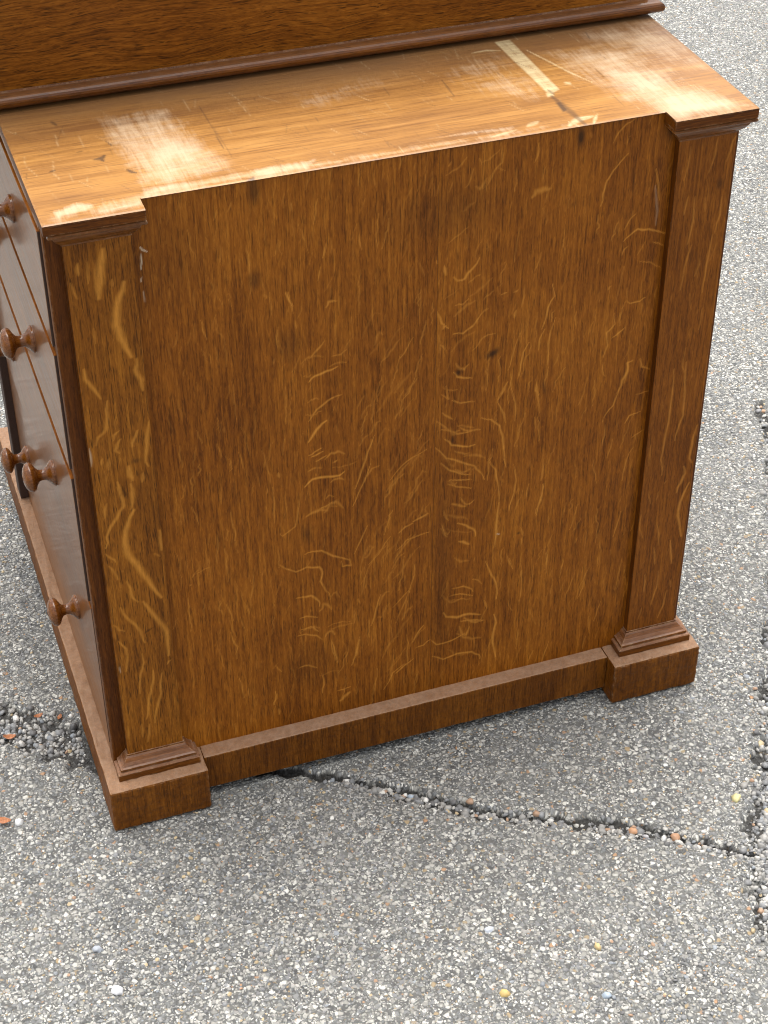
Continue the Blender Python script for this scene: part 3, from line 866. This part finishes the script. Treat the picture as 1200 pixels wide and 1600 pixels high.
# ---- drawers on the narrow side, facing -X
def lathe(prof, seg=28):
    V, F = [], []
    for r, x in prof:
        for k in range(seg):
            a = 2 * math.pi * k / seg; V.append((x, r * math.cos(a), r * math.sin(a)))
    m = len(prof)
    for j in range(m - 1):
        for k in range(seg):
            F.append((j * seg + k, j * seg + (k + 1) % seg, (j + 1) * seg + (k + 1) % seg, (j + 1) * seg + k))
    F.append(tuple(range(seg))); F.append(tuple((m - 1) * seg + k for k in range(seg))[::-1])
    return V, F
# profile: flange on the drawer, waisted neck, domed head (radius, distance from the face)
KP = [(.0128, .0), (.0134, -.0012), (.0130, -.0026), (.0108, -.0046), (.0076, -.0070), (.0058, -.0098), (.0054, -.0130), (.0060, -.0158), (.0090, -.0182), (.0134, -.0204), (.0150, -.0226), (.0151, -.0244), (.0138, -.0270), (.0105, -.0294), (.0060, -.0308), (.0015, -.0313)]
kV, kF = lathe([(r * .94, x * .96) for r, x in KP])
KNOB = mesh_from('knob', kV, kF, OAK_KNOB, 'x', smooth=True)
DRAWER_END = plain('shaded_drawer_end', (.040, .017, .009), .7)  # shade of the camera-facing edges painted in as a near-black brown
FX = -.0050
for z0, z1, zk, prd, yk in ((.5345, .6405, .588, .0, .160), (.4105, .5260, .465, 0, .146), (.2610, .4000, .325, 0, .134), (.0800, .2520, .173, .0016, .116)):
    V, F = box(FX + prd, .020, .0165, .462, z0, z1)
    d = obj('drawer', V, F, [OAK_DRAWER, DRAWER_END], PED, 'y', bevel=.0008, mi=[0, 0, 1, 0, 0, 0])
    b = base_of(d)
    for y in (yk, .492 - yk if prd == 0 else .380):
        put('knob', KNOB, d, np.array((FX + prd, y, zk)) - b)
    # key escutcheon-free: a light lipping bead along the upper edge
    V, F = box(FX + prd - .0002, FX + prd + .003, .0168, .4617, z1 - .0004, z1 + .0004)
    obj('lip_bead', V, F, OAK_RED, d, 'y', bevel=.0003)
V, F = box(CASE_X0 - .0004, .0255, .0106, .0160, .0540, .6436); obj('front_stile', V, F, OAK_DRAWER, PED, 'z', bevel=.0022)
for z0, z1 in ((.5268, .5337), (.4008, .4097), (.2528, .2602), (.0540, .0792)):
    V, F = box(CASE_X0 + .0006, .022, .0164, .465, z0, z1); obj('rail', V, F, OAK_DRAWER, PED, 'y')
V, F = box(-.0115, .0200, .4665, .4925, .0540, .6436); obj('rear_stile', V, F, DRAWER_END, PED, 'z', bevel=.001)  # whole stile gets the dark colour that stands for its shaded edge

# ------------------------------------------------------------------ desk top pushed back on the pedestal
DT = empty('desk_upper_section', (.3, .45, H), 'dark oak desk top section with rounded bottom moulding, resting on the worn pedestal top', 'desk top')
DX0, DX1, DY0, DY1 = -.045, .6070, .2010, .70
V, F = box(DX0, DX1, DY0, DY0 + .02, H + .0120, H + .17); obj('end_panel', V, F, OAK_FRIEZE, DT, 'x', bevel=.0008)
V, F = box(DX0, DX1, DY1 - .02, DY1, H + .0120, H + .17); obj('end_panel', V, F, OAK_FRIEZE, DT, 'x')
V, F = box(DX0, DX0 + .02, DY0 + .0201, DY1 - .0201, H + .0120, H + .17); obj('side_rail', V, F, OAK_FRIEZE, DT, 'y')
V, F = box(DX1 - .02, DX1, DY0 + .0201, DY1 - .0201, H + .0120, H + .17); obj('side_rail', V, F, OAK_FRIEZE, DT, 'y')
V, F = box(DX0 + .005, DX1 - .005, DY0 + .005, DY1 - .005, H + .0008, H + .0119); obj('bottom_frame', V, F, OAK_DARK, DT, 'x')
V, F = box(DX0 - .025, DX1 + .025, DY0 - .02, DY1 + .02, H + .1702, H + .192); obj('writing_top', V, F, OAK_FRIEZE, DT, 'x', bevel=.006)
rp = [(-.004, .0030)] + [(.0050 + .0068 * math.cos(a), .0086 + .0058 * math.sin(a)) for a in np.linspace(-math.pi / 2, math.pi / 2, 11)] + [(.0012, .0149), (.0008, .0160), (-.004, .0160)]
V, F = sweep([(DX0, DY1), (DX0, DY0), (DX1, DY0), (DX1, DY1)], [(o, H + z) for o, z in rp])
obj('bottom_moulding', V, F, OAK_BEAD, DT, 'x', smooth=False)

# ------------------------------------------------------------------ single loose pebbles and leaf scraps
PEB = [((184,1548), .0062, (.66,.66,.66), 'pale grey-white pointed pebble lying alone on the asphalt'),
       ((152,1484), .0044, (.34,.36,.39), 'round blue-grey pebble lying near the pale pointed pebble'),
       ((788,1553), .0052, (.50,.36,.13), 'bright yellow elongated pebble on the asphalt'),
       ((934,1480), .0046, (.50,.38,.18), 'tan-yellow rounded pebble on the asphalt'),
       ((763,1454), .0047, (.52,.55,.60), 'small bluish-white square pebble on the asphalt'),
       ((948,1556), .0046, (.34,.40,.46), 'slate-blue pebble flush with the asphalt'),
       ((1057,1304), .0074, (.36,.20,.11), 'largest orange-brown pebble standing in the long crack'),
       ((990,1293), .0056, (.46,.25,.13), 'flat orange pebble lying in the long crack'),
       ((1117,1324), .0054, (.68,.67,.63), 'clean white pebble in the crack near the gravel strip'),
       ((1009,1301), .0047, (.40,.39,.40), 'mauve-grey pebble beside the flat orange pebble'),
       ((1037,1306), .0050, (.52,.52,.50), 'light grey pebble beside the orange-brown pebble'),
       ((1150,1249), .0050, (.56,.50,.24), 'pale yellow pebble beside the gravel strip'),
       ((643,1239), .0044, (.36,.42,.48), 'bluish angular pebble in the crack near the plinth'),
       ((597,1233), .0042, (.62,.60,.54), 'cream square pebble in the crack near the plinth'),
       ((30,1286), .0048, (.66,.66,.64), 'white pebble beside the red-brown leaf scrap'),
       ((24,1119), .0048, (.68,.66,.62), 'white pebble in the dark gravel patch beside the drawers')]
for (u, v), r, colr, lab in PEB:
    x, y = gp(u, v); k, z = height(np.array([x]), np.array([y]))
    V, F, C = stones(1, np.zeros(1), np.zeros(1), np.zeros(1), np.array([r]), np.array([.72]), np.array([colr]))
    me = mesh_from('pebble', V, F, STONE, None, attrs={'col': C}, smooth=False)
    o = put('pebble', me, None, (x, y, z[0] + r * .32))
    o['label'] = lab; o['category'] = 'pebble'; o['group'] = 'loose pebbles on the asphalt'
LEAF = plain('dry_leaf', (.34, .13, .05), .6, .4)
for (u, v), L, ang, lab in [((6,1287), .016, -.55, 'red-brown torn leaf scrap lying near a white pebble'), ((15,1151), .013, -.3, 'curled orange leaf scrap on the dark gravel patch'),
                            ((60,1118), .009, .1, 'small tan leaf scrap on the edge of the dark gravel patch'), ((93,1120), .007, .9, 'tiny brown leaf scrap close to the plinth')]:
    x, y = gp(u, v); k, z = height(np.array([x]), np.array([y])); n = 7; V = []
    for s in np.linspace(-1, 1, n):
        w = L * .22 * (1 - abs(s) ** 1.5) + .0004; hz = L * .16 * s * s + .0022
        for t_, zz in ((-1, .0016), (0, 0), (1, .0022)):
            V += [(s * L * .5 * math.cos(ang) - t_ * w * math.sin(ang), s * L * .5 * math.sin(ang) + t_ * w * math.cos(ang), hz + zz)]
    F = [(3 * a + b, 3 * a + b + 3, 3 * a + b + 4, 3 * a + b + 1) for a in range(n - 1) for b in (0, 1)]
    o = put('leaf_scrap', mesh_from('leaf_scrap', V, F, LEAF, None, smooth=True), None, (x, y, z[0] + .001))
    m = o.modifiers.new('thick', 'SOLIDIFY'); m.thickness = .0004
    o['label'] = lab; o['category'] = 'leaf'; o['group'] = 'dry leaf scraps'
